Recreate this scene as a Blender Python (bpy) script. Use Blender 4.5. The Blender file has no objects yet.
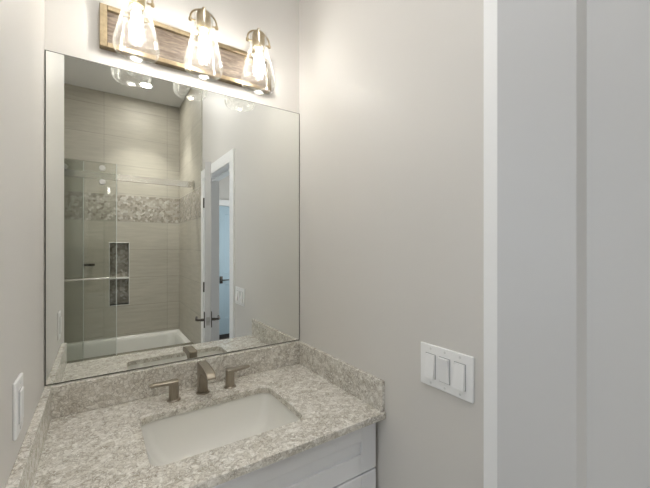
import bpy, bmesh, math, random
from mathutils import Vector, Matrix
random.seed(7)
S = bpy.context.scene
COL = S.collection
PI = math.pi

# ------------------------------------------------------------------ camera
cam_d = bpy.data.cameras.new('camera')
cam = bpy.data.objects.new('camera', cam_d)
COL.objects.link(cam)
cam.location = (0.1467, -1.3822, 1.425)
cam.rotation_euler = (PI / 2, 0, -0.5922)
cam_d.sensor_width = 36.0
cam_d.lens = 334.82 / 650 * 36.0
cam_d.shift_y = 1.54 / 650
cam_d.clip_start = 0.02
S.camera = cam

# ------------------------------------------------------------------ world, exposure, lights
world = bpy.data.worlds.new('world')
S.world = world
world.use_nodes = True
world.node_tree.nodes['Background'].inputs[0].default_value = (0.75, 0.87, 1.0, 1)
world.node_tree.nodes['Background'].inputs[1].default_value = 0.6
S.view_settings.view_transform = 'Standard'
S.view_settings.look = 'None'
S.view_settings.gamma = 1.0
S.view_settings.use_curve_mapping = False
S.view_settings.exposure = 1.36

BULB = 27.0          # vanity bulbs
CAN = 36.0           # recessed shower lamp (its beam, watts)
SIDE_FILL = 0.56           # daylight fill from an added, unseen side window
HALL_FILL = 9.5          # daylight fill in the hall, from an added window


def area(name, loc, rot, sx, sy, power, color):
    l = bpy.data.lights.new(name, 'AREA')
    l.shape = 'RECTANGLE'
    l.size = sx
    l.size_y = sy
    l.energy = power
    l.color = color
    o = bpy.data.objects.new(name, l)
    o.location = loc
    o.rotation_euler = rot
    COL.objects.link(o)
    return o


ROOM_FILL = 20.0          # added fill: unseen flush ceiling lamp in mid-room

# daylight fill for the hall, by an added, unseen window (window stands at x = 2.70)
area('hall_fill', (2.62, -2.4, 1.5), (0, PI / 2, 0), 1.2, 1.1, HALL_FILL, (0.97, 0.99, 1.0))
# fill light by an added, unseen window in the far left wall (window stands at x = -0.60)
area('side_fill', (-.59, -1.14, 1.55), (0, -PI / 2, 0), .95, .62, SIDE_FILL, (0.93, 0.965, 1.0))

# ------------------------------------------------------------------ materials


class NT:
    def __init__(self, name):
        self.m = bpy.data.materials.new(name)
        self.m.use_nodes = True
        self.t = self.m.node_tree
        self.t.nodes.clear()
        self.out = self.n('ShaderNodeOutputMaterial')

    def n(self, kind, **kw):
        nd = self.t.nodes.new(kind)
        for k, v in kw.items():
            setattr(nd, k, v)
        return nd

    def l(self, a, b):
        self.t.links.new(a, b)

    def pos(self, scale=(1, 1, 1)):
        g = self.n('ShaderNodeTexCoord')
        mp = self.n('ShaderNodeMapping')
        mp.inputs['Scale'].default_value = scale
        self.l(g.outputs['Object'], mp.inputs['Vector'])
        return mp.outputs['Vector']

    def noise(self, vec, scale, detail=4, rough=0.55, dist=0.0):
        nd = self.n('ShaderNodeTexNoise')
        nd.inputs['Scale'].default_value = scale
        nd.inputs['Detail'].default_value = detail
        nd.inputs['Roughness'].default_value = rough
        nd.inputs['Distortion'].default_value = dist
        if vec is not None:
            self.l(vec, nd.inputs['Vector'])
        return nd.outputs['Fac']

    def ramp(self, fac, stops, interp='LINEAR'):
        r = self.n('ShaderNodeValToRGB')
        e = r.color_ramp
        e.interpolation = interp
        while len(e.elements) < len(stops):
            e.elements.new(0.5)
        for i, (p, c) in enumerate(stops):
            e.elements[i].position = p
            e.elements[i].color = (c[0], c[1], c[2], 1) if not isinstance(c, (int, float)) else (c, c, c, 1)
        self.l(fac, r.inputs['Fac'])
        return r.outputs['Color']

    def mix(self, fac, a, b, mode='MIX'):
        m = self.n('ShaderNodeMix', data_type='RGBA', blend_type=mode)
        for s, v in ((0, fac), (6, a), (7, b)):
            if hasattr(v, 'links'):
                self.l(v, m.inputs[s])
            elif s == 0:
                m.inputs[s].default_value = v
            else:
                m.inputs[s].default_value = (v[0], v[1], v[2], 1)
        return m.outputs[2]

    def math(self, op, a, b=0.0):
        m = self.n('ShaderNodeMath', operation=op)
        for i, v in enumerate((a, b)):
            if hasattr(v, 'links'):
                self.l(v, m.inputs[i])
            else:
                m.inputs[i].default_value = v
        return m.outputs[0]

    def bsdf(self, color=(0.8, 0.8, 0.8), rough=0.5, metal=0.0, spec=0.5, bump=None, bump_s=0.1, bump_d=0.002, coat=0.0):
        p = self.n('ShaderNodeBsdfPrincipled')
        if hasattr(color, 'links'):
            self.l(color, p.inputs['Base Color'])
        else:
            p.inputs['Base Color'].default_value = (*color, 1)
        if hasattr(rough, 'links'):
            self.l(rough, p.inputs['Roughness'])
        else:
            p.inputs['Roughness'].default_value = rough
        p.inputs['Metallic'].default_value = metal
        p.inputs['Specular IOR Level'].default_value = spec
        p.inputs['Coat Weight'].default_value = coat
        if bump is not None:
            b = self.n('ShaderNodeBump')
            b.inputs['Strength'].default_value = bump_s
            b.inputs['Distance'].default_value = bump_d
            self.l(bump, b.inputs['Height'])
            self.l(b.outputs['Normal'], p.inputs['Normal'])
        self.l(p.outputs[0], self.out.inputs['Surface'])
        return p


def paint(name, color, rough, bump=0.05, spec=0.5, bscale=320):
    k = NT(name)
    v = k.pos()
    k.bsdf(color, rough, spec=spec, bump=k.noise(v, bscale, 2), bump_s=bump, bump_d=0.001)
    return k.m


M = {}
M['wall'] = paint('greige wall paint', (0.70, 0.677, 0.642), 0.48, 0.10, 0.45, 260)
M['ceiling'] = paint('white ceiling paint', (0.74, 0.735, 0.72), 0.75, 0.05)
M['trim'] = paint('white trim paint', (0.92, 0.92, 0.915), 0.35, 0.02)
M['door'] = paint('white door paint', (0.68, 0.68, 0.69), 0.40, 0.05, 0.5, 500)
M['blue'] = paint('pale blue door paint', (0.46, 0.60, 0.69), 0.40, 0.03)
M['cabinet'] = paint('white cabinet lacquer', (0.88, 0.885, 0.91), 0.38, 0.02)
M['plastic'] = paint('white plastic', (0.90, 0.90, 0.895), 0.28, 0.0)
M['plastic_groove'] = paint('shaded plastic seam', (0.42, 0.42, 0.415), 0.4, 0.0)
M['plastic_screw'] = paint('painted screw head', (0.74, 0.74, 0.735), 0.35, 0.0)
M['porcelain'] = paint('white porcelain', (0.80, 0.79, 0.74), 0.03, 0.0)
M['acrylic'] = paint('white tub acrylic', (0.66, 0.655, 0.615), 0.15, 0.0)
M['dark_metal'] = NT('oil rubbed bronze').m
k = NT('dark bronze metal')
k.bsdf((0.085, 0.075, 0.065), 0.38, 0.8)
M['dark_metal'] = k.m
k = NT('satin steel')
k.bsdf((0.55, 0.545, 0.53), 0.32, 1.0)
M['steel'] = k.m
k = NT('polished nickel rail')
v = k.pos((1, 1, 60))
k.bsdf((0.70, 0.68, 0.63), 0.17, 1.0)
M['nickel_rail'] = k.m
k = NT('brushed nickel')
v = k.pos((1, 1, 0.05))
c = k.ramp(k.noise(v, 900, 2), [(0.3, (0.33, 0.29, 0.235)), (0.7, (0.43, 0.385, 0.32))])
k.bsdf(c, 0.36, 1.0)
M['nickel'] = k.m
k = NT('plain dark')
k.bsdf((0.05, 0.05, 0.05), 0.5)
M['dark'] = k.m
k = NT('antique brass')
v = k.pos()
c = k.ramp(k.noise(v, 60, 3), [(0.3, (0.40, 0.315, 0.185)), (0.7, (0.52, 0.43, 0.28))])
k.bsdf(c, 0.36, 1.0)
M['brass'] = k.m
k = NT('aged frame bronze')
v = k.pos()
c = k.ramp(k.noise(v, 60, 3), [(0.3, (0.23, 0.18, 0.11)), (0.7, (0.31, 0.245, 0.155))])
k.bsdf(c, 0.42, 0.9)
M['frame_brass'] = k.m

# weathered wood of the lamp plank
k = NT('weathered wood')
v = k.pos((1, 1, 6))
g1 = k.noise(v, 11, 8, 0.65, 1.2)
v2 = k.pos((1, 1, 14))
g2 = k.noise(v2, 60, 4, 0.6)
c = k.ramp(g1, [(0.25, (0.055, 0.037, 0.025)), (0.45, (0.105, 0.083, 0.064)), (0.6, (0.175, 0.144, 0.114)), (0.8, (0.29, 0.25, 0.21))])
c = k.mix(0.45, c, k.ramp(g2, [(0.3, (0.10, 0.07, 0.05)), (0.7, (0.55, 0.49, 0.43))]), 'OVERLAY')
k.bsdf(c, 0.6, bump=g2, bump_s=0.25)
M['wood'] = k.m

# quartz
k = NT('speckled quartz')
v = k.pos()
nz = k.n('ShaderNodeTexNoise')
nz.inputs['Scale'].default_value = 42
nz.inputs['Detail'].default_value = 4
k.l(v, nz.inputs['Vector'])
vm = k.n('ShaderNodeVectorMath', operation='MULTIPLY_ADD')
k.l(nz.outputs['Color'], vm.inputs[0])
vm.inputs[1].default_value = (0.034, 0.034, 0.034)
k.l(v, vm.inputs[2])


def chips(scale, lo, hi):
    vo = k.n('ShaderNodeTexVoronoi', feature='F1')
    vo.inputs['Scale'].default_value = scale
    k.l(vm.outputs[0], vo.inputs['Vector'])
    c_ = k.n('ShaderNodeSeparateColor')
    k.l(vo.outputs['Color'], c_.inputs[0])
    ve = k.n('ShaderNodeTexVoronoi', feature='DISTANCE_TO_EDGE')
    ve.inputs['Scale'].default_value = scale
    k.l(vm.outputs[0], ve.inputs['Vector'])
    return c_.outputs[0], k.ramp(ve.outputs['Distance'], [(lo, 1.0), (hi, 0.0)])


c1, e1 = chips(74, 0.0, 0.14)
c2, e2 = chips(165, 0.0, 0.16)
base = k.ramp(c1, [(0.0, (0.53, 0.49, 0.415)), (0.22, (0.69, 0.65, 0.575)), (0.5, (0.80, 0.77, 0.70)), (1.0, (0.93, 0.91, 0.855))])
base = k.mix(0.40, base, k.ramp(c2, [(0.0, (0.42, 0.385, 0.32)), (0.3, (0.68, 0.65, 0.58)), (1.0, (0.88, 0.865, 0.81))]))
patch = k.ramp(k.noise(v, 20, 4, 0.65, 1.2), [(0.38, 0.15), (0.60, 1.0)])
base = k.mix(k.math('MULTIPLY', k.math('MULTIPLY', e1, patch), 0.74), base, (0.27, 0.235, 0.185))
base = k.mix(k.math('MULTIPLY', k.math('MULTIPLY', e2, patch), 0.55), base, (0.30, 0.265, 0.21))
sp = k.ramp(k.noise(v, 150, 3, 0.6), [(0.60, 0.0), (0.68, 1.0)])
base = k.mix(k.math('MULTIPLY', sp, 0.55), base, (0.22, 0.19, 0.15))
k.bsdf(base, 0.16, spec=0.5)
M['quartz'] = k.m


def tile_mat(name, axis):
    k = NT(name)
    g = k.n('ShaderNodeTexCoord')
    sp = k.n('ShaderNodeSeparateXYZ')
    k.l(g.outputs['Object'], sp.inputs[0])
    cb = k.n('ShaderNodeCombineXYZ')
    k.l(k.math('ADD', sp.outputs[0 if axis == 'x' else 1], (6.1 - 0.184) if axis == 'x' else (6.1 + 2.854)), cb.inputs[0])
    k.l(k.math('ADD', sp.outputs[2], 3.05 - 2.60), cb.inputs[1])
    br = k.n('ShaderNodeTexBrick', offset=0.0, squash=1.0)
    br.inputs['Color1'].default_value = (0.435, 0.41, 0.345, 1)
    br.inputs['Color2'].default_value = (0.465, 0.44, 0.372, 1)
    br.inputs['Mortar'].default_value = (0.33, 0.31, 0.265, 1)
    br.inputs['Scale'].default_value = 1.0
    br.inputs['Brick Width'].default_value = 0.61
    br.inputs['Row Height'].default_value = 0.305
    br.inputs['Mortar Size'].default_value = 0.0025
    br.inputs['Mortar Smooth'].default_value = 0.1
    br.inputs['Bias'].default_value = 0.0
    k.l(cb.outputs[0], br.inputs['Vector'])
    v = k.pos((1, 1, 9))
    st = k.ramp(k.noise(v, 4.5, 6, 0.6, 0.4), [(0.3, 0.42), (0.7, 0.60)])
    c = k.mix(0.5, br.outputs['Color'], st, 'OVERLAY')
    k.bsdf(c, 0.5, bump=k.math('SUBTRACT', 1.0, br.outputs['Fac']), bump_s=0.4, bump_d=0.001)
    return k.m


M['tile_x'] = tile_mat('beige wall tile back', 'x')
M['tile_y'] = tile_mat('beige wall tile side', 'y')

# mosaic
k = NT('marble mosaic')
v = k.pos()
vo = k.n('ShaderNodeTexVoronoi', feature='F1')
vo.inputs['Scale'].default_value = 42
vo.inputs['Randomness'].default_value = 0.75
k.l(v, vo.inputs['Vector'])
ve = k.n('ShaderNodeTexVoronoi', feature='DISTANCE_TO_EDGE')
ve.inputs['Scale'].default_value = 42
ve.inputs['Randomness'].default_value = 0.75
k.l(v, ve.inputs['Vector'])
sc = k.n('ShaderNodeSeparateColor')
k.l(vo.outputs['Color'], sc.inputs[0])
c = k.ramp(sc.outputs[0], [(0.0, (0.27, 0.245, 0.20)), (0.35, (0.35, 0.325, 0.275)), (0.75, (0.42, 0.395, 0.345)), (1.0, (0.52, 0.50, 0.455))])
c = k.mix(k.ramp(ve.outputs['Distance'], [(0.02, 1.0), (0.06, 0.0)]), c, (0.40, 0.37, 0.315))
p = k.bsdf(c, 0.12)
gm = k.n('ShaderNodeNewGeometry')
wob = k.n('ShaderNodeVectorMath', operation='MULTIPLY_ADD')
k.l(vo.outputs['Color'], wob.inputs[0])
wob.inputs[1].default_value = (0.22, 0.22, 0.22)
sub = k.n('ShaderNodeVectorMath', operation='SUBTRACT')
k.l(gm.outputs['Normal'], sub.inputs[0])
sub.inputs[1].default_value = (0.11, 0.11, 0.11)
k.l(sub.outputs[0], wob.inputs[2])
nrm = k.n('ShaderNodeVectorMath', operation='NORMALIZE')
k.l(wob.outputs[0], nrm.inputs[0])
k.l(nrm.outputs[0], p.inputs['Normal'])
M['mosaic'] = k.m

# floors
k = NT('grey floor tile')
v = k.pos()
br = k.n('ShaderNodeTexBrick', offset=0.5)
br.inputs['Color1'].default_value = (0.78, 0.77, 0.75, 1)
br.inputs['Color2'].default_value = (0.82, 0.81, 0.79, 1)
br.inputs['Mortar'].default_value = (0.5, 0.49, 0.47, 1)
br.inputs['Scale'].default_value = 1.0
br.inputs['Brick Width'].default_value = 0.6
br.inputs['Row Height'].default_value = 0.3
br.inputs['Mortar Size'].default_value = 0.003
k.l(v, br.inputs['Vector'])
k.bsdf(k.mix(0.3, br.outputs['Color'], k.ramp(k.noise(v, 6, 5), [(0.3, 0.35), (0.7, 0.6)]), 'OVERLAY'), 0.4)
M['floor'] = k.m
k = NT('dark hall planks')
v = k.pos((6, 0.6, 1))
k.bsdf(k.ramp(k.noise(v, 5, 6, 0.6), [(0.3, (0.06, 0.045, 0.035)), (0.7, (0.13, 0.10, 0.08))]), 0.35)
M['plank'] = k.m

# mirror
k = NT('mirror silver')
k.bsdf((0.90, 0.915, 0.895), 0.0, 1.0)
M['mirror'] = k.m
k = NT('mirror ground edge')
k.bsdf((0.13, 0.13, 0.105), 0.25, 0.3)
M['mirror_edge'] = k.m


def thin_glass(name, tint, base_f, seeds=None):
    k = NT(name)
    tr = k.n('ShaderNodeBsdfTransparent')
    tr.inputs[0].default_value = (*tint, 1)
    gl = k.n('ShaderNodeBsdfGlossy')
    gl.inputs['Color'].default_value = (0.97, 0.98, 0.97, 1)
    gl.inputs['Roughness'].default_value = 0.02
    lw = k.n('ShaderNodeLayerWeight')
    lw.inputs['Blend'].default_value = 0.5
    f = k.math('ADD', k.math('MULTIPLY', k.math('POWER', lw.outputs['Facing'], 4.0), 0.75), base_f)
    if seeds:
        v = k.pos()
        vo = k.n('ShaderNodeTexVoronoi', feature='F1')
        vo.inputs['Scale'].default_value = seeds
        k.l(v, vo.inputs['Vector'])
        bub = k.ramp(vo.outputs['Distance'], [(0.0, 1.0), (0.30, 1.0), (0.36, 0.0)])
        bp = k.n('ShaderNodeBump')
        bp.inputs['Strength'].default_value = 0.6
        bp.inputs['Distance'].default_value = 0.0015
        k.l(k.math('ADD', k.noise(v, 110, 2), bub), bp.inputs['Height'])
        k.l(bp.outputs['Normal'], gl.inputs['Normal'])
        gl.inputs['Roughness'].default_value = 0.08
        # trapped bubbles scatter a little light
        df = k.n('ShaderNodeBsdfDiffuse')
        df.inputs[0].default_value = (0.9, 0.9, 0.88, 1)
        tl = k.n('ShaderNodeBsdfTranslucent')
        tl.inputs[0].default_value = (0.9, 0.9, 0.88, 1)
        sm = k.n('ShaderNodeMixShader')
        sm.inputs[0].default_value = 0.6
        k.l(df.outputs[0], sm.inputs[1])
        k.l(tl.outputs[0], sm.inputs[2])
        m2 = k.n('ShaderNodeMixShader')
        k.l(k.math('ADD', k.math('MULTIPLY', bub, 0.13), k.math('MULTIPLY', k.math('POWER', lw.outputs['Facing'], 5.0), 0.26)), m2.inputs[0])
        k.l(tr.outputs[0], m2.inputs[1])
        k.l(sm.outputs[0], m2.inputs[2])
        tr = m2
    mx = k.n('ShaderNodeMixShader')
    k.l(f, mx.inputs[0])
    k.l(tr.outputs[0], mx.inputs[1])
    k.l(gl.outputs[0], mx.inputs[2])
    k.l(mx.outputs[0], k.out.inputs['Surface'])
    return k.m


M['shower_glass'] = thin_glass('clear shower glass', (0.875, 0.885, 0.868), 0.035)
k = NT('pale lit glass edge')
k.bsdf((0.62, 0.64, 0.60), 0.3)  # pale tone stands in for light caught on the glass edges
M['lit_edge_tone'] = k.m
M['seeded'] = thin_glass('seeded glass', (0.975, 0.975, 0.965), 0.05, 88)


def emit(name, color, strength):
    k = NT(name)
    e = k.n('ShaderNodeEmission')
    e.inputs[0].default_value = (*color, 1)
    e.inputs[1].default_value = strength
    k.l(e.outputs[0], k.out.inputs['Surface'])
    return k.m


M['bulb'] = emit('glowing bulb', (1.0, 0.965, 0.925), BULB)
M['can'] = emit('glowing downlight lens', (1.0, 0.96, 0.90), 80.0)
M['room_fill'] = emit('glowing ceiling fill lens', (1.0, 0.99, 0.975), ROOM_FILL)  # lens of the added ceiling fill lamp
M['pane'] = thin_glass('window pane', (0.95, 0.97, 0.97), 0.04)

# ------------------------------------------------------------------ mesh helpers


def B():
    return bmesh.new()


def add_box(bm, x0, x1, y0, y1, z0, z1, bevel=0.0, seg=2, mat=None):
    r = bmesh.ops.create_cube(bm, size=1.0)
    vs = r['verts']
    T = Matrix.Translation(((x0 + x1) / 2, (y0 + y1) / 2, (z0 + z1) / 2)) @ Matrix.Diagonal((abs(x1 - x0), abs(y1 - y0), abs(z1 - z0), 1))
    bmesh.ops.transform(bm, matrix=T, verts=vs)
    if bevel > 0:
        es = list({e for v in vs for e in v.link_edges})
        r2 = bmesh.ops.bevel(bm, geom=es, offset=bevel, segments=seg, affect='EDGES', profile=0.5)
        vs = list({v for f in r2['faces'] for v in f.verts} | {v for v in vs if v.is_valid})
    if mat is not None:
        bmesh.ops.transform(bm, matrix=mat, verts=[v for v in vs if v.is_valid])
    return vs


def add_loft(bm, rings, cap0=True, cap1=True, close=True):
    rows = [[bm.verts.new(p) for p in r] for r in rings]
    n = len(rows[0])
    for a, b in zip(rows[:-1], rows[1:]):
        for i in range(n if close else n - 1):
            j = (i + 1) % n
            bm.faces.new((a[i], a[j], b[j], b[i]))
    if cap0:
        bm.faces.new(list(reversed(rows[0])))
    if cap1:
        bm.faces.new(rows[-1])
    return rows


def add_lathe(bm, prof, cx, cy, seg=32, closed=False):
    """profile of (radius, z) about a vertical axis; closed joins last ring to first"""
    rings = [[(cx + r * math.cos(2 * PI * i / seg), cy + r * math.sin(2 * PI * i / seg), z) for i in range(seg)] for r, z in prof]
    if closed:
        rings.append(rings[0])
        rows = [[bm.verts.new(p) for p in r] for r in rings[:-1]]
        m = len(rows)
        for q in range(m):
            a, b = rows[q], rows[(q + 1) % m]
            for i in range(seg):
                j = (i + 1) % seg
                bm.faces.new((a[i], a[j], b[j], b[i]))
    else:
        add_loft(bm, rings)


def add_tube(bm, pts, rad, seg=12):
    pts = [Vector(p) for p in pts]
    rings = []
    up = None
    for i, p in enumerate(pts):
        t = (pts[min(i + 1, len(pts) - 1)] - pts[max(i - 1, 0)]).normalized()
        if up is None:
            up = t.orthogonal().normalized()
        else:
            up = (up - t * up.dot(t)).normalized()
        w = t.cross(up)
        r = rad[i] if isinstance(rad, (list, tuple)) else rad
        rings.append([p + (up * math.cos(2 * PI * q / seg) + w * math.sin(2 * PI * q / seg)) * r for q in range(seg)])
    add_loft(bm, rings)


def rrect(x0, x1, y0, y1, r, z, n=6):
    pts = []
    for cx, cy, a0 in ((x1 - r, y1 - r, 0), (x0 + r, y1 - r, 90), (x0 + r, y0 + r, 180), (x1 - r, y0 + r, 270)):
        for i in range(n + 1):
            a = math.radians(a0 + 90 * i / n)
            pts.append((cx + r * math.cos(a), cy + r * math.sin(a), z))
    return pts


def make(name, bm, mat, parent=None, smooth=False, kind=None, label=None):
    bmesh.ops.recalc_face_normals(bm, faces=bm.faces[:])
    me = bpy.data.meshes.new(name)
    bm.to_mesh(me)
    bm.free()
    me.materials.append(M[mat] if isinstance(mat, str) else mat)
    if smooth:
        for p in me.polygons:
            p.use_smooth = True
        try:
            me.set_sharp_from_angle(angle=math.radians(38))
        except Exception:
            pass
    o = bpy.data.objects.new(name, me)
    COL.objects.link(o)
    if parent is not None:
        o.parent = parent
        o.matrix_parent_inverse = Matrix.Translation(-parent.location) if parent.type == 'EMPTY' and not parent.get('_loc') else Matrix.Identity(4)
    if kind:
        o['kind'] = kind
    if label:
        o['label'] = label
    return o


def struct(name, bm, mat, parent=None, smooth=False):
    return make(name, bm, mat, parent, smooth, kind=None if parent else 'structure')


def tag(o, label, cat, group=None):
    o['label'] = label
    o['category'] = cat
    if group:
        o['group'] = group
    return o


def thing(name, loc, label=None, cat=None, group=None, kind=None):
    o = bpy.data.objects.new(name, None)
    o.empty_display_size = 0.05
    COL.objects.link(o)
    o.location = loc
    if label:
        tag(o, label, cat, group)
    if kind:
        o['kind'] = kind
    return o


# ------------------------------------------------------------------ setting
W = 0.933            # right wall plane
XL = -0.60           # far left wall of the room beyond the vanity nook
YB = -2.854          # tiled back wall of the tub
ZC = 3.05            # ceiling
YT = -1.822          # where tile starts on the right wall
D0, D1 = -1.007, -1.740  # bathroom door opening along y
DZ = 2.022
NY = -0.723          # end of the left nook wall
XH = 2.70            # hall far side
YH = -3.83           # hall end wall

b = B(); add_box(b, XL - .1, W + .06, YB - .1, .10, -.06, 0)
struct('floor', b, 'floor')
b = B(); add_box(b, W + .06, XH + .1, YH - .1, .10, -.06, 0)
struct('floor_hall', b, 'plank')
b = B(); add_box(b, XL - .1, XH + .1, YH - .1, .10, ZC, ZC + .08)
struct('ceiling', b, 'ceiling')
b = B(); add_box(b, XL - .1, XH + .1, .006, .10, 0, ZC)
struct('wall_back', b, 'wall')
b = B(); add_box(b, -.115, 0, NY, .006, 0, ZC)
struct('wall_left', b, 'wall')
b = B()
add_box(b, XL - .1, XL, YB, -1.48, 0, ZC); add_box(b, XL - .1, XL, -.80, .006, 0, ZC)
add_box(b, XL - .1, XL, -1.48, -.80, 0, 1.05); add_box(b, XL - .1, XL, -1.48, -.80, 2.05, ZC)
struct('wall_far_left', b, 'wall')
b = B()
add_box(b, W, W + .117, D0 + .018, .006, 0, ZC)
add_box(b, W, W + .117, YB - .10, D1 - .018, 0, ZC)
add_box(b, W, W + .117, D1 - .018, D0 + .018, DZ + .018, ZC)
struct('wall_right', b, 'wall')
# hall shell
b = B(); add_box(b, W + .117, XH + .1, YH - .1, YH, 0, ZC)
struct('wall_hall_end', b, 'wall')
b = B(); add_box(b, W + .04, W + .117, YH, YB - .10, 0, ZC)
struct('wall_hall_near', b, 'wall')
b = B()
add_box(b, XH, XH + .1, YH, -3.00, 0, ZC); add_box(b, XH, XH + .1, -1.80, .006, 0, ZC)
add_box(b, XH, XH + .1, -3.00, -1.80, 0, .85); add_box(b, XH, XH + .1, -3.00, -1.80, 2.15, ZC)
struct('wall_hall_far', b, 'wall')
b = B()
for y0, y1, z0, z1 in ((-3.00, -2.95, .85, 2.15), (-1.85, -1.80, .85, 2.15), (-2.95, -1.85, .85, .90), (-2.95, -1.85, 2.10, 2.15), (-2.95, -1.85, 1.48, 1.52)):
    add_box(b, XH + .03, XH + .08, y0, y1, z0, z1, .003)
win = struct('added_window_1', b, 'trim')  # hall window added out of view to carry the daylight fill
b = B(); add_box(b, XH + .05, XH + .056, -2.95, -1.85, .90, 2.10)
make('pane', b, 'pane', win)

b = B()
for y0, y1, z0, z1 in ((-1.48, -1.44, 1.05, 2.05), (-.84, -.80, 1.05, 2.05), (-1.44, -.84, 1.05, 1.09), (-1.44, -.84, 2.01, 2.05), (-1.44, -.84, 1.53, 1.57)):
    add_box(b, XL - .08, XL - .03, y0, y1, z0, z1, .003)
win = struct('added_window_2', b, 'trim')  # side window added out of view to brighten door and drawers
b = B(); add_box(b, XL - .056, XL - .05, -1.44, -.84, 1.09, 2.01)
make('pane', b, 'pane', win)

# tiled tub surround with niche
NX0, NX1, NZ0, NZ1 = 0.235, 0.410, 0.785, 1.452
b = B()
yb0, yb1 = YB - .10, YB
add_box(b, XL - .1, NX0, yb0, yb1, 0, ZC)
add_box(b, NX1, W, yb0, yb1, 0, ZC)
add_box(b, NX0, NX1, yb0, yb1, 0, NZ0)
add_box(b, NX0, NX1, yb0, yb1, NZ1, ZC)
wt = struct('wall_shower_back', b, 'tile_x')
b = B(); add_box(b, NX0, NX1, yb0, yb0 + .012, NZ0, NZ1)
make('niche_mosaic', b, 'mosaic', wt)
b = B()
fw = .008
add_box(b, NX0 - fw, NX1 + fw, YB - .09, YB + .003, NZ1, NZ1 + fw, .002)
add_box(b, NX0 - fw, NX1 + fw, YB - .09, YB + .003, NZ0 - fw, NZ0, .002)
add_box(b, NX0 - fw, NX0, YB - .09, YB + .003, NZ0, NZ1, .002)
add_box(b, NX1, NX1 + fw, YB - .09, YB + .003, NZ0, NZ1, .002)
make('niche_trim', b, 'acrylic', wt)
b = B(); add_box(b, NX0, NX1, YB - .088, YB + .002, 1.062, 1.080, .002)
make('niche_shelf', b, 'acrylic', wt)
b = B(); add_box(b, XL, W - .010, YB, YB + .0012, 1.690, 1.972)
make('mosaic_band', b, 'mosaic', wt)
b = B(); add_box(b, W - .008, W, YB, YT, 0, ZC)
wr = struct('wall_shower_right', b, 'tile_y')
b = B(); add_box(b, W - .0092, W - .008, YB + .003, YT - .01, 1.690, 1.972)
make('mosaic_band', b, 'mosaic', wr)
b = B(); add_box(b, W - .011, W, YT, YT + .010, 0, ZC, .002)
make('edge_strip', b, 'tile_y', wr)

# bathroom door jambs, stops and casing
b = B()
add_box(b, W - .001, W + .118, D0, D0 + .018, 0, DZ + .018)
add_box(b, W - .001, W + .118, D1 - .018, D1, 0, DZ + .018)
add_box(b, W - .001, W + .118, D1, D0, DZ, DZ + .018)
add_box(b, W + .048, W + .085, D0 - .011, D0, 0, DZ)
add_box(b, W + .048, W + .085, D1, D1 + .011, 0, DZ)
add_box(b, W + .048, W + .085, D1 + .011, D0 - .011, DZ - .011, DZ)
struct('trim_1', b, 'trim')
CA = .082
for nm, x0, x1 in (('trim_2', W - .012, W), ('trim_3', W + .117, W + .135)):
    b = B()
    add_box(b, x0, x1, D0 + .004, D0 + .004 + CA, 0, DZ + .004, .002)
    add_box(b, x0, x1, D1 - .004 - .074, D1 - .004, 0, DZ + .004, .002)
    add_box(b, x0, x1, D1 - .004 - .074, D0 + .004 + CA, DZ + .004, DZ + .004 + CA, .002)
    struct(nm, b, 'trim')


def panel_door(bm, w, h, t, rows, stile=.1185, rec=.013, edge=.012):
    """slab x 0..w, y -t..0 with sunk panels (rows of z0,z1) on both faces, sloped edges"""
    add_box(bm, 0, w, -t + rec, -rec, 0, h)
    for f0, f1, s in ((-rec, 0, 1), (-t, -t + rec, -1)):
        add_box(bm, 0, stile, f0, f1, 0, h)
        add_box(bm, w - stile, w, f0, f1, 0, h)
        zs = [0] + [z for r in rows for z in r] + [h]
        for i in range(0, len(zs), 2):
            add_box(bm, stile, w - stile, f0, f1, zs[i], zs[i + 1])
        ytop, ybot = (0, -rec) if s > 0 else (-t, -t + rec)
        for z0, z1 in rows:
            o = [(stile, ytop, z0), (w - stile, ytop, z0), (w - stile, ytop, z1), (stile, ytop, z1)]
            i_ = [(stile + edge, ybot, z0 + edge), (w - stile - edge, ybot, z0 + edge), (w - stile - edge, ybot, z1 - edge), (stile + edge, ybot, z1 - edge)]
            vo = [bm.verts.new(p) for p in o]
            vi = [bm.verts.new(p) for p in i_]
            for q in range(4):
                r = (q + 1) % 4
                bm.faces.new((vo[q], vo[r], vi[r], vi[q]))


def lever(parent, x, z, y, s, direction, name='door_handle'):
    """escutcheon and lever on a face at y, outward direction s, pointing along x by direction"""
    b = B()
    add_box(b, x - .022, x + .022, min(y, y + s * .008), max(y, y + s * .008), z - .055, z + .055, .002)
    add_tube(b, [(x, y + s * .006, z), (x, y + s * .030, z)], .010)
    add_tube(b, [(x, y + s * .028, z), (x, y + s * .050, z), (x + direction * .012, y + s * .058, z), (x + direction * .105, y + s * .058, z)], [.008, .008, .009, .008])
    return make(name, b, 'dark_metal', parent, True)


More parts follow.
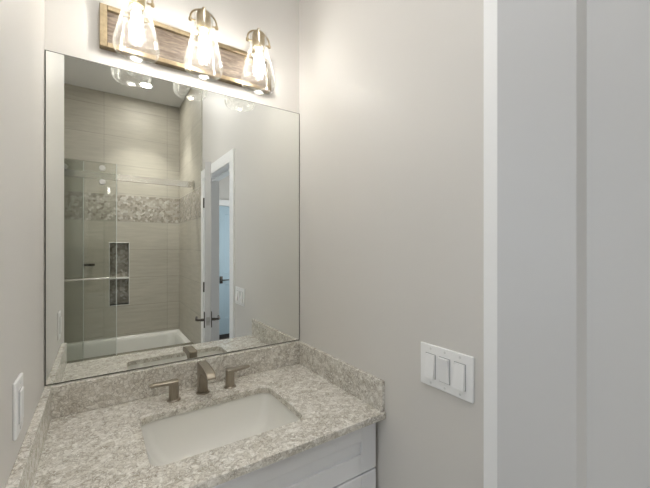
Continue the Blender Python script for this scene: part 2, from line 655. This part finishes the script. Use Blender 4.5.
# bathroom door, ajar into the room: hinge on the far jamb, free edge toward the mirror
DW, DH, DT = .712, 2.006, .040
hinge = Vector((W - .001, -1.735, .010))
latch = Vector((.7615, -1.045, .010))
ang = math.atan2(latch.y - hinge.y, latch.x - hinge.x)
d1 = thing('door_1', hinge, kind='structure')
d1['_loc'] = 1
d1.rotation_euler = (0, 0, ang)
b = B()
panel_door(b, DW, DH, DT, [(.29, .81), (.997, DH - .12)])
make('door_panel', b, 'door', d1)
lever(d1, DW - .062, .880, 0, 1, -1)
lever(d1, DW - .062, .880, -DT, -1, -1)
b = B(); add_box(b, DW, DW + .002, -DT / 2 - .0125, -DT / 2 + .0125, .851, .909, .0008)
add_box(b, DW + .001, DW + .009, -DT / 2 - .006, -DT / 2 + .006, .870, .890, .002)
make('latch_plate', b, 'steel', d1)
for hz in (.24, 1.04, 1.80):
    b = B()
    add_tube(b, [(-.004, .006, hz - .045), (-.004, .006, hz + .045)], .007)
    add_box(b, -.006, .001, -.034, .004, hz - .045, hz + .045)
    make('hinge', b, 'dark_metal', d1)

# blue door at the end of the hall
BX0, BX1 = 1.635, 2.395
d2 = thing('door_2', (BX1, YH + .052, .012), kind='structure')
d2['_loc'] = 1
d2.rotation_euler = (0, 0, PI)
b = B()
panel_door(b, BX1 - BX0, 2.02, .040, [(.29, .81), (.995, 1.90)], stile=.115)
o = make('door_panel', b, 'blue', d2)
# the slab is built facing local +y; turn so that its face looks back up the hall
d2.location = (BX0, YH + .052, .012)
d2.rotation_euler = (0, 0, 0)
lever(d2, .06, .885, 0, 1, 1)
b = B(); add_box(b, .0, BX1 - BX0, -.040, 0.004, -.010, .045)
make('dark_bottom_strip', b, 'dark', d2)  # dark strip along the bottom of the blue door
b = B()
for x0, x1 in ((BX0 - .09, BX0 - .005), (BX1 + .005, BX1 + .09)):
    add_box(b, x0, x1, YH, YH + .06, 0, 2.045, .002)
add_box(b, BX0 - .09, BX1 + .09, YH, YH + .06, 2.040, 2.13, .002)
struct('trim_4', b, 'trim')
# baseboards
b = B(); add_box(b, W - .014, W, D0 + .004 + CA, -.60, 0, .12, .002)
struct('baseboard_right', b, 'trim')
b = B(); add_box(b, XL, XL + .014, YB + .90, .006, 0, .12, .002)
struct('baseboard_left', b, 'trim')

# ------------------------------------------------------------------ bathtub
ty0, ty1 = YB + .004, -2.075
tub = thing('bathtub', (.16, (ty0 + ty1) / 2, 0), 'white built-in bathtub behind the sliding glass, set against the beige tile', 'bathtub')
tx0, tx1 = XL + .004, W - .013
b = B()
ZR = .445
rings = [rrect(tx0, tx1, ty0, ty1, .004, 0), rrect(tx0, tx1, ty0, ty1, .004, ZR - .012), rrect(tx0 + .004, tx1 - .004, ty0 + .004, ty1 - .004, .008, ZR),
         rrect(tx0 + .10, tx1 - .055, ty0 + .075, ty1 - .065, .09, ZR), rrect(tx0 + .106, tx1 - .061, ty0 + .081, ty1 - .071, .09, ZR - .006),
         rrect(tx0 + .115, tx1 - .068, ty0 + .090, ty1 - .080, .09, ZR - .04),
         rrect(tx0 + .20, tx1 - .11, ty0 + .13, ty1 - .12, .11, .11), rrect(tx0 + .26, tx1 - .17, ty0 + .18, ty1 - .17, .10, .08)]
add_loft(b, rings, True, True)
make('tub_shell', b, 'acrylic', tub, True)
b = B(); add_lathe(b, [(0.001, .083), (.03, .083), (.032, .081), (.032, .079)], .60, -2.46, 20)
make('drain', b, 'steel', tub, True)

# ------------------------------------------------------------------ sliding shower door
yr = -2.112
sd = thing('shower_door', (.16, yr, ZR), 'sliding frameless glass shower door with a satin nickel header rail above the bathtub', 'shower door')
b = B(); add_box(b, XL + .01, W - .022, yr - .012, yr + .012, 2.000, 2.056, .002)
make('header_rail', b, 'nickel_rail', sd)
for x in (W - .022, XL + .002):
    b = B(); add_box(b, x, x + .012, yr - .022, yr + .022, 1.988, 2.070, .003)
    make('rail_bracket', b, 'nickel_rail', sd)
b = B(); add_box(b, XL + .01, W - .016, yr - .035, yr + .035, ZR, ZR + .014, .003)
make('bottom_track', b, 'nickel_rail', sd)
pan = []
for nm, x0, x1, y in (('outer', -.56, .266, yr + .024), ('inner', -.585, .028, yr - .024)):
    b = B(); add_box(b, x0, x1, y - .004, y + .004, ZR + .018, 2.143, .001)
    g = make('glass_panel', b, 'shower_glass', sd)
    b = B(); add_box(b, x1, x1 + .006, y - .005, y + .005, ZR + .018, 2.143, .001)
    make('lit_edge_strip', b, 'lit_edge_tone', g)  # strip drawing the lit glass edge as a bright line
    pan.append((x0, x1, y, g))


def disc(bm, cx, cz, y0, y1, r, seg=24):
    add_loft(bm, [[(cx + q * math.cos(2 * PI * i / seg), y, cz + q * math.sin(2 * PI * i / seg)) for i in range(seg)] for q, y in ((r * .9, y0), (r, y0 + (y1 - y0) * .25), (r, y0 + (y1 - y0) * .75), (r * .9, y1))])


x0, x1, y, g = pan[0]
for rx in (.165, -.44):
    for rz in (2.093, 1.972):
        b = B(); disc(b, rx, rz, y - .016, y + .016, .024)
        make('roller', b, 'steel', g, True)
b = B()
add_tube(b, [(-.50, y + .050, 1.145), (.215, y + .050, 1.145)], .0085)
for px in (-.46, .185):
    add_tube(b, [(px, y + .004, 1.145), (px, y + .050, 1.145)], .007)
make('towel_bar', b, 'nickel_rail', g, True)
x0, x1, y, g = pan[1]
for rx in (-.10, -.48):
    b = B(); disc(b, rx, 2.083, y - .016, y + .016, .024)
    make('roller', b, 'steel', g, True)
# short dark bar on the tile behind the panes
b = B()
add_box(b, .0, .105, YB + .030, YB + .045, 1.215, 1.238, .002)
add_box(b, .012, .026, YB, YB + .032, 1.219, 1.234); add_box(b, .079, .093, YB, YB + .032, 1.219, 1.234)
o = make('grab_bar', b, 'dark_metal')
tag(o, 'short dark metal bar fixed to the beige shower tile behind the glass', 'bar')

# recessed ceiling lamp over the tub
rl = thing('recessed_light', (.535, -2.441, ZC), 'small round recessed downlight in the ceiling above the bathtub', 'ceiling light')
b = B()
add_lathe(b, [(.048, ZC), (.066, ZC), (.068, ZC - .004), (.062, ZC - .008), (.050, ZC - .006)], .535, -2.441, 32, True)
make('trim_ring', b, 'trim', rl, True)
b = B(); add_lathe(b, [(.001, ZC - .0045), (.048, ZC - .0045), (.048, ZC - .0005), (.001, ZC - .0005)], .535, -2.441, 32)
make('lens', b, 'can', rl, True)
sl = bpy.data.lights.new('downlight_beam', 'SPOT')
sl.energy = CAN
sl.color = (1.0, .965, .91)
sl.spot_size = math.radians(88)
sl.spot_blend = 1.0
sl.shadow_soft_size = .04
so = bpy.data.objects.new('downlight_beam', sl)
so.location = (.535, -2.441, ZC - .052)
COL.objects.link(so)

# added flush ceiling lamp, out of view, to even out the room's light
cl = thing('ceiling_fill_light', (0.36, -1.12, ZC), 'round flush white ceiling lamp, added unseen as fill over the middle of the bathroom', 'ceiling light')
b = B()
add_lathe(b, [(.150, ZC), (.165, ZC), (.168, ZC - .012), (.160, ZC - .026), (.150, ZC - .024)], 0.36, -1.12, 40, True)
make('trim_ring', b, 'trim', cl, True)
b = B(); add_lathe(b, [(.001, ZC - .020), (.150, ZC - .020), (.150, ZC - .001), (.001, ZC - .001)], 0.36, -1.12, 40)
make('lens', b, 'room_fill', cl, True)

# ------------------------------------------------------------------ vanity cabinet
CT = .875            # countertop top
vc = thing('vanity_cabinet', (W / 2, -.28, 0), 'white shaker vanity cabinet under the speckled stone countertop', 'cabinet')
CB = .8535
cy = -.522
b = B()
add_box(b, .004, .022, cy, .0, .0, CB); add_box(b, W - .030, W - .012, cy, .0, .0, CB)
add_box(b, .022, W - .030, cy, .0, .10, .118); add_box(b, .022, W - .030, -.018, 0, .118, CB)
add_box(b, .022, W - .030, cy, cy + .018, CB - .03, CB); add_box(b, .022, W - .030, cy, cy + .018, .655, .690)
make('carcass', b, 'cabinet', vc)
b = B(); add_box(b, .022, W - .030, -.46, -.445, 0, .10)
make('toe_kick', b, 'cabinet', vc)


def shaker(bm, x0, x1, z0, z1, fr=.062, t=.020, rec=.008, y=cy):
    add_box(bm, x0 + .01, x1 - .01, y - t + rec, y, z0 + .01, z1 - .01)
    for a in ((x0, x0 + fr, z0, z1), (x1 - fr, x1, z0, z1), (x0 + fr, x1 - fr, z0, z0 + fr), (x0 + fr, x1 - fr, z1 - fr, z1)):
        add_box(bm, a[0], a[1], y - t, y, a[2], a[3], .0015, 1)


b = B(); shaker(b, .012, W - .014, .680, .847)
make('drawer_front', b, 'cabinet', vc)
for x0, x1 in ((.012, W / 2 - .0025), (W / 2 + .0025, W - .014)):
    b = B(); shaker(b, x0, x1, .112, .674)
    dd = make('door', b, 'cabinet', vc)
    hx = x1 - .031 if x0 < .1 else x0 + .031
    b = B(); add_tube(b, [(hx, cy - .044, .56), (hx, cy - .044, .66)], .005)
    for z in (.575, .645):
        add_tube(b, [(hx, cy - .020, z), (hx, cy - .044, z)], .004)
    make('handle', b, 'nickel', dd, True)

# ------------------------------------------------------------------ countertop with basin cutout and backsplashes
ct = thing('countertop', (W / 2, -.28, CB), 'beige and white speckled stone vanity countertop with rectangular sink cutout', 'countertop')
SX0, SX1, SY0, SY1 = .251, .694, -.462, -.166
FR = -.577
b = B()
n = 6
hole = lambda z, e=0: rrect(SX0 - e, SX1 + e, SY0 - e, SY1 + e, .038 + e, z, n)
outer_corners = [(W, .004), (0, .004), (0, FR), (W, FR)]


def outer(z, e=0):
    """same vertex count as the hole: each corner arc collapses to near the slab's corner"""
    pts = []
    x0, x1, y0, y1 = e, W - e, FR + e, .004
    r = .003
    for cx, cy_, a0 in ((x1 - r, y1 - r, 0), (x0 + r, y1 - r, 90), (x0 + r, y0 + r, 180), (x1 - r, y0 + r, 270)):
        for i in range(n + 1):
            a = math.radians(a0 + 90 * i / n)
            pts.append((cx + r * math.cos(a), cy_ + r * math.sin(a), z))
    return pts


add_loft(b, [hole(CB), outer(CB), outer(CT - .0015), outer(CT, .0015), hole(CT, .001), hole(CT - .001), hole(CB)], False, False)
bmesh.ops.remove_doubles(b, verts=b.verts[:], dist=1e-5)
make('slab', b, 'quartz', ct)
for x0, x1, y0, y1, lab in ((0, W, -.020, .004, 'long speckled stone backsplash strip running along the bottom edge of the mirror'),
                           (0, .020, -.570, -.0202, 'speckled stone side splash on the left wall below the single wall plate'),
                           (W - .0145, W, -.570, -.0202, 'speckled stone side splash on the right wall at the open end of the countertop')):
    b = B(); add_box(b, x0, x1, y0, y1, CT + .0002, CT + .101, .0015, 1)
    tag(make('backsplash', b, 'quartz'), lab, 'backsplash', 'stone backsplash strips around the countertop')

# ------------------------------------------------------------------ basin
sk = thing('sink_basin', ((SX0 + SX1) / 2, (SY0 + SY1) / 2, .72), 'white rectangular undermount porcelain sink below the stone countertop', 'sink')
b = B()
zt = CB - .0005


def sring(e, z, r):
    return rrect(SX0 + e, SX1 - e, SY0 + e, SY1 - e, r, z, 8)


rings = [sring(-.022, zt, .05), sring(-.004, zt, .040), sring(-.002, zt - .008, .038), sring(.004, zt - .03, .036), sring(.014, zt - .06, .034),
         sring(.027, zt - .085, .033), sring(.040, zt - .101, .032), sring(.055, zt - .113, .030), sring(.075, zt - .122, .028), sring(.10, zt - .1275, .020), sring(.125, zt - .130, .012)]
inner = rings
outer_r = [sring(.12, zt - .146, .02), sring(.03, zt - .136, .07), sring(-.010, zt - .05, .05), sring(-.014, zt - .012, .05), sring(-.022, zt - .012, .05)]
add_loft(b, outer_r + inner, True, True)
make('bowl', b, 'porcelain', sk, True)
b = B()
dx, dy = (SX0 + SX1) / 2, -.311
add_lathe(b, [(.001, zt - .1275), (.012, zt - .1275), (.0145, zt - .126), (.021, zt - .126), (.0225, zt - .128), (.0225, zt - .131), (.001, zt - .131)], dx, dy, 28)
make('drain', b, 'nickel', sk, True)
# ------------------------------------------------------------------ faucet
fa = thing('faucet', (.467, -.092, CT), 'brushed nickel widespread faucet with flat spout and two lever handles behind the sink', 'faucet')


def stadium(cx, cy_, z, rx, ry, seg=28):
    return [(cx + rx * math.copysign(abs(math.cos(a)) ** .75, math.cos(a)), cy_ + ry * math.copysign(abs(math.sin(a)) ** .75, math.sin(a)), z) for a in [2 * PI * i / seg for i in range(seg)]]


def flange(cx, cy_, r, parent):
    b = B(); add_lathe(b, [(.001, CT), (r, CT), (r, CT + .003), (r - .002, CT + .005), (.001, CT + .005)], cx, cy_, 32)
    return make('base_flange', b, 'nickel', parent, True)


# spout: rectangular column whose flat top runs forward over the basin, rounded tip
b = B()
sx, sy = .467, -.086
hw = .0150
prof = [(-.068, CT + .004), (-.067, CT + .108), (-.070, CT + .1115), (-.110, CT + .1115), (-.155, CT + .109), (-.184, CT + .1045), (-.197, CT + .099), (-.203, CT + .092), (-.202, CT + .086),
        (-.197, CT + .083), (-.188, CT + .085), (-.168, CT + .090), (-.138, CT + .090), (-.116, CT + .084), (-.103, CT + .072), (-.097, CT + .058), (-.096, CT + .004)]
cyp = sum(p[0] for p in prof) / len(prof)
czp = sum(p[1] for p in prof) / len(prof)


def pr(x, inset):
    out = []
    m = len(prof)
    for i in range(m):
        a, c, d = Vector(prof[i - 1]), Vector(prof[i]), Vector(prof[(i + 1) % m])
        t = (d - a).normalized()
        nrm = Vector((t.y, -t.x))
        q = c + nrm * inset
        out.append((x, q.x, q.y))
    return out


sgn = 1
add_loft(b, [pr(sx - hw, .0022 * sgn), pr(sx - hw + .0022, 0), pr(sx + hw - .0022, 0), pr(sx + hw, .0022 * sgn)])
sp = make('spout', b, 'nickel', fa, True)
flange(sx, sy, .0245, sp)


def handle(cx, cy_, s):
    b = B()
    rings = [stadium(cx, cy_, CT + .004, .0165, .0165), stadium(cx, cy_, CT + .050, .0165, .0165), stadium(cx, cy_, CT + .0675, .0165, .0165), stadium(cx, cy_, CT + .070, .0145, .0145)]
    add_loft(b, rings)
    h = make('handle', b, 'nickel', fa, True)
    flange(cx, cy_, .0232, h)
    b = B()
    # flat blade lever: leaves the head sideways and tapers
    x_in, x_out = cx - s * .013, cx + s * .078
    secs = []
    for t in (0, .15, .3, .6, .9, 1.0):
        x = x_in + (x_out - x_in) * t
        hy = .0155 - .0045 * t
        zc = CT + .0625 + .003 * t
        ht = .0072 - .0026 * t
        if t == 1.0:
            hy -= .002; ht -= .001
        r = ht * .6
        ring = []
        for ccy, ccz, a0 in ((hy - r, ht - r, 0), (-hy + r, ht - r, 90), (-hy + r, -ht + r, 180), (hy - r, -ht + r, 270)):
            for q in range(4):
                a = math.radians(a0 + 30 * q)
                ring.append((x, cy_ + ccy + r * math.cos(a), zc + ccz + r * math.sin(a)))
        secs.append(ring)
    add_loft(b, secs)
    make('lever', b, 'nickel', h, True)


handle(.366, -.090, -1)
handle(.568, -.092, 1)

# ------------------------------------------------------------------ mirror
mi = thing('mirror', (W / 2, 0, CT + .103), 'large frameless rectangular wall mirror resting above the stone backsplash', 'mirror')
MZ0, MZ1 = CT + .103, CT + 1.174
MX0, MX1 = .0015, W - .0015
ed = .0028
b = B(); add_box(b, MX0 + ed, MX1 - ed, 0, .0055, MZ0 + ed, MZ1 - ed * .6)
make('mirror_glass', b, 'mirror', mi)
b = B()
add_box(b, MX0, MX0 + ed, -.0003, .0055, MZ0, MZ1); add_box(b, MX1 - ed, MX1, -.0003, .0055, MZ0, MZ1)
add_box(b, MX0 + ed, MX1 - ed, -.0003, .0055, MZ0, MZ0 + ed); add_box(b, MX0 + ed, MX1 - ed, -.0003, .0055, MZ1 - ed * .6, MZ1)
make('edge', b, 'mirror_edge', mi)

# ------------------------------------------------------------------ vanity light
vl = thing('vanity_light', (.4615, .006, 2.17), 'three-lamp vanity light with weathered wood plank and brass frame on the wall above the mirror', 'wall light')
PX0, PX1, PZ0, PZ1 = .146, .777, 2.102, 2.246
b = B()
ft = .022
y0, y1 = -.022, .006
for a in ((PX0, PX0 + ft, PZ0, PZ1), (PX1 - ft, PX1, PZ0, PZ1), (PX0 + ft, PX1 - ft, PZ0, PZ0 + ft * .75), (PX0 + ft, PX1 - ft, PZ1 - ft * .75, PZ1)):
    add_box(b, a[0], a[1], y0, y1, a[2], a[3], .0015, 1)
make('frame', b, 'frame_brass', vl)
b = B(); add_box(b, PX0 + ft, PX1 - ft, -.009, .006, PZ0 + ft * .75, PZ1 - ft * .75)
make('wood_panel', b, 'wood', vl)
LY = -.108
for lx in (.249, .465, .680):
    b = B()
    add_tube(b, [(lx, -.008, 2.236), (lx, -.05, 2.236), (lx, LY, 2.236)], .007)
    add_box(b, lx - .022, lx + .022, -.014, -.008, 2.208, 2.244 - .016, .003)
    make('arm', b, 'brass', vl, True)
    # brass cap and socket inside the neck
    b = B()
    add_lathe(b, [(.001, 2.285), (.018, 2.285), (.0235, 2.281), (.025, 2.274), (.025, 2.222), (.021, 2.216), (.001, 2.216)], lx, LY, 32)
    so = make('socket', b, 'brass', vl, True)
    b = B(); add_lathe(b, [(.001, 2.304), (.004, 2.3035), (.0065, 2.300), (.0065, 2.296), (.0045, 2.293), (.006, 2.289), (.006, 2.284), (.001, 2.284)], lx, LY, 20)
    make('finial', b, 'brass', so, True)
    b = B()
    bail = [(lx + .047 * math.cos(t), LY, 2.252 + .040 * math.sin(t)) for t in [PI * i / 18 for i in range(19)]]
    bail = [(lx + .047, LY, 2.243)] + bail + [(lx - .047, LY, 2.243)]
    add_tube(b, bail, .0033, 8)
    for q in (-1, 1):
        add_lathe(b, [(.001, 2.250), (.0055, 2.249), (.0065, 2.244), (.0055, 2.239), (.001, 2.238)], lx + q * .047, LY, 12)
        add_tube(b, [(lx + q * .046, LY, 2.244), (lx + q * .030, LY, 2.244)], .003, 8)
    make('bail', b, 'brass', so, True)
    # seeded glass jar shade, open below
    b = B()
    out = [(.0335, 2.278), (.0335, 2.232), (.0345, 2.222), (.040, 2.206), (.050, 2.172), (.0585, 2.140), (.0655, 2.108), (.0685, 2.092), (.0685, 2.080), (.066, 2.069), (.062, 2.063)]
    inn = [(r - .0025, z) for r, z in reversed(out)]
    inn[0] = (.0600, 2.0625)
    add_lathe(b, out + inn, lx, LY, 48, True)
    make('shade', b, 'seeded', vl, True)
    b = B()
    add_lathe(b, [(.001, 2.216), (.010, 2.215), (.011, 2.204), (.014, 2.194), (.0170, 2.178), (.0175, 2.160), (.0160, 2.145), (.0115, 2.134), (.005, 2.128), (.001, 2.127)], lx, LY, 24)
    make('bulb', b, 'bulb', vl, True)

# ------------------------------------------------------------------ wall plates


def rotY(d):
    return d


sw = thing('light_switch', (W, -.803, 1.085), 'white three-gang rocker switch plate on the right wall beside the door casing', 'light switch')
y_a, y_b, z_a, z_b = -.7235, -.8915, 1.0255, 1.1435
b = B(); add_box(b, W - .0065, W, y_b, y_a, z_a, z_b, .003, 3)
make('plate', b, 'plastic', sw)
ym = (y_a + y_b) / 2
zm = (z_a + z_b) / 2
for i, tilt in zip((-1, 0, 1), (-1, 1, -1)):
    yc = ym - i * .0465
    b = B()
    add_box(b, W - .0075, W - .006, yc - .0172, yc + .0172, zm - .0345, zm + .0345)
    fr = make('rocker_frame', b, 'plastic_groove', sw)
    b = B()
    hz, hy = .0325, .0150
    xo = W - .0068
    d_top, d_bot = (.0030, .0100) if tilt < 0 else (.0100, .0030)
    pr = [(xo, zm - hz), (xo - d_bot, zm - hz), (xo - .0060, zm), (xo - d_top, zm + hz), (xo, zm + hz)]
    add_loft(b, [[(x, yc - hy, z) for x, z in pr], [(x, yc + hy, z) for x, z in pr]])
    make('rocker', b, 'plastic', fr)
    for z in (zm - .0485, zm + .0485):
        b = B()
        add_loft(b, [[(W - x, yc + r * math.cos(2 * PI * q / 14), z + r * math.sin(2 * PI * q / 14)) for q in range(14)] for x, r in ((.006, .0034), (.0073, .0034), (.0078, .0022))])
        make('screw', b, 'plastic_screw', sw)

lp = thing('wall_plate', (0, -.430, 1.086), 'white single-gang wall plate with rectangular insert on the left wall above the countertop', 'wall plate')
b = B(); add_box(b, 0, .0065, -.4675, -.3925, 1.028, 1.1445, .003, 3)
make('plate', b, 'plastic', lp)
b = B(); add_box(b, .006, .0075, -.4472, -.4128, 1.052, 1.121)
fr = make('insert_frame', b, 'plastic_groove', lp)
b = B(); add_box(b, .007, .0105, -.4455, -.4145, 1.0537, 1.1193, .0012, 2)
make('insert', b, 'plastic', fr)
for z in (1.038, 1.1345):
    b = B()
    add_loft(b, [[(x, -.430 + r * math.cos(2 * PI * q / 14), z + r * math.sin(2 * PI * q / 14)) for q in range(14)] for x, r in ((.006, .0034), (.0073, .0034), (.0078, .0022))])
    make('screw', b, 'plastic_screw', lp)
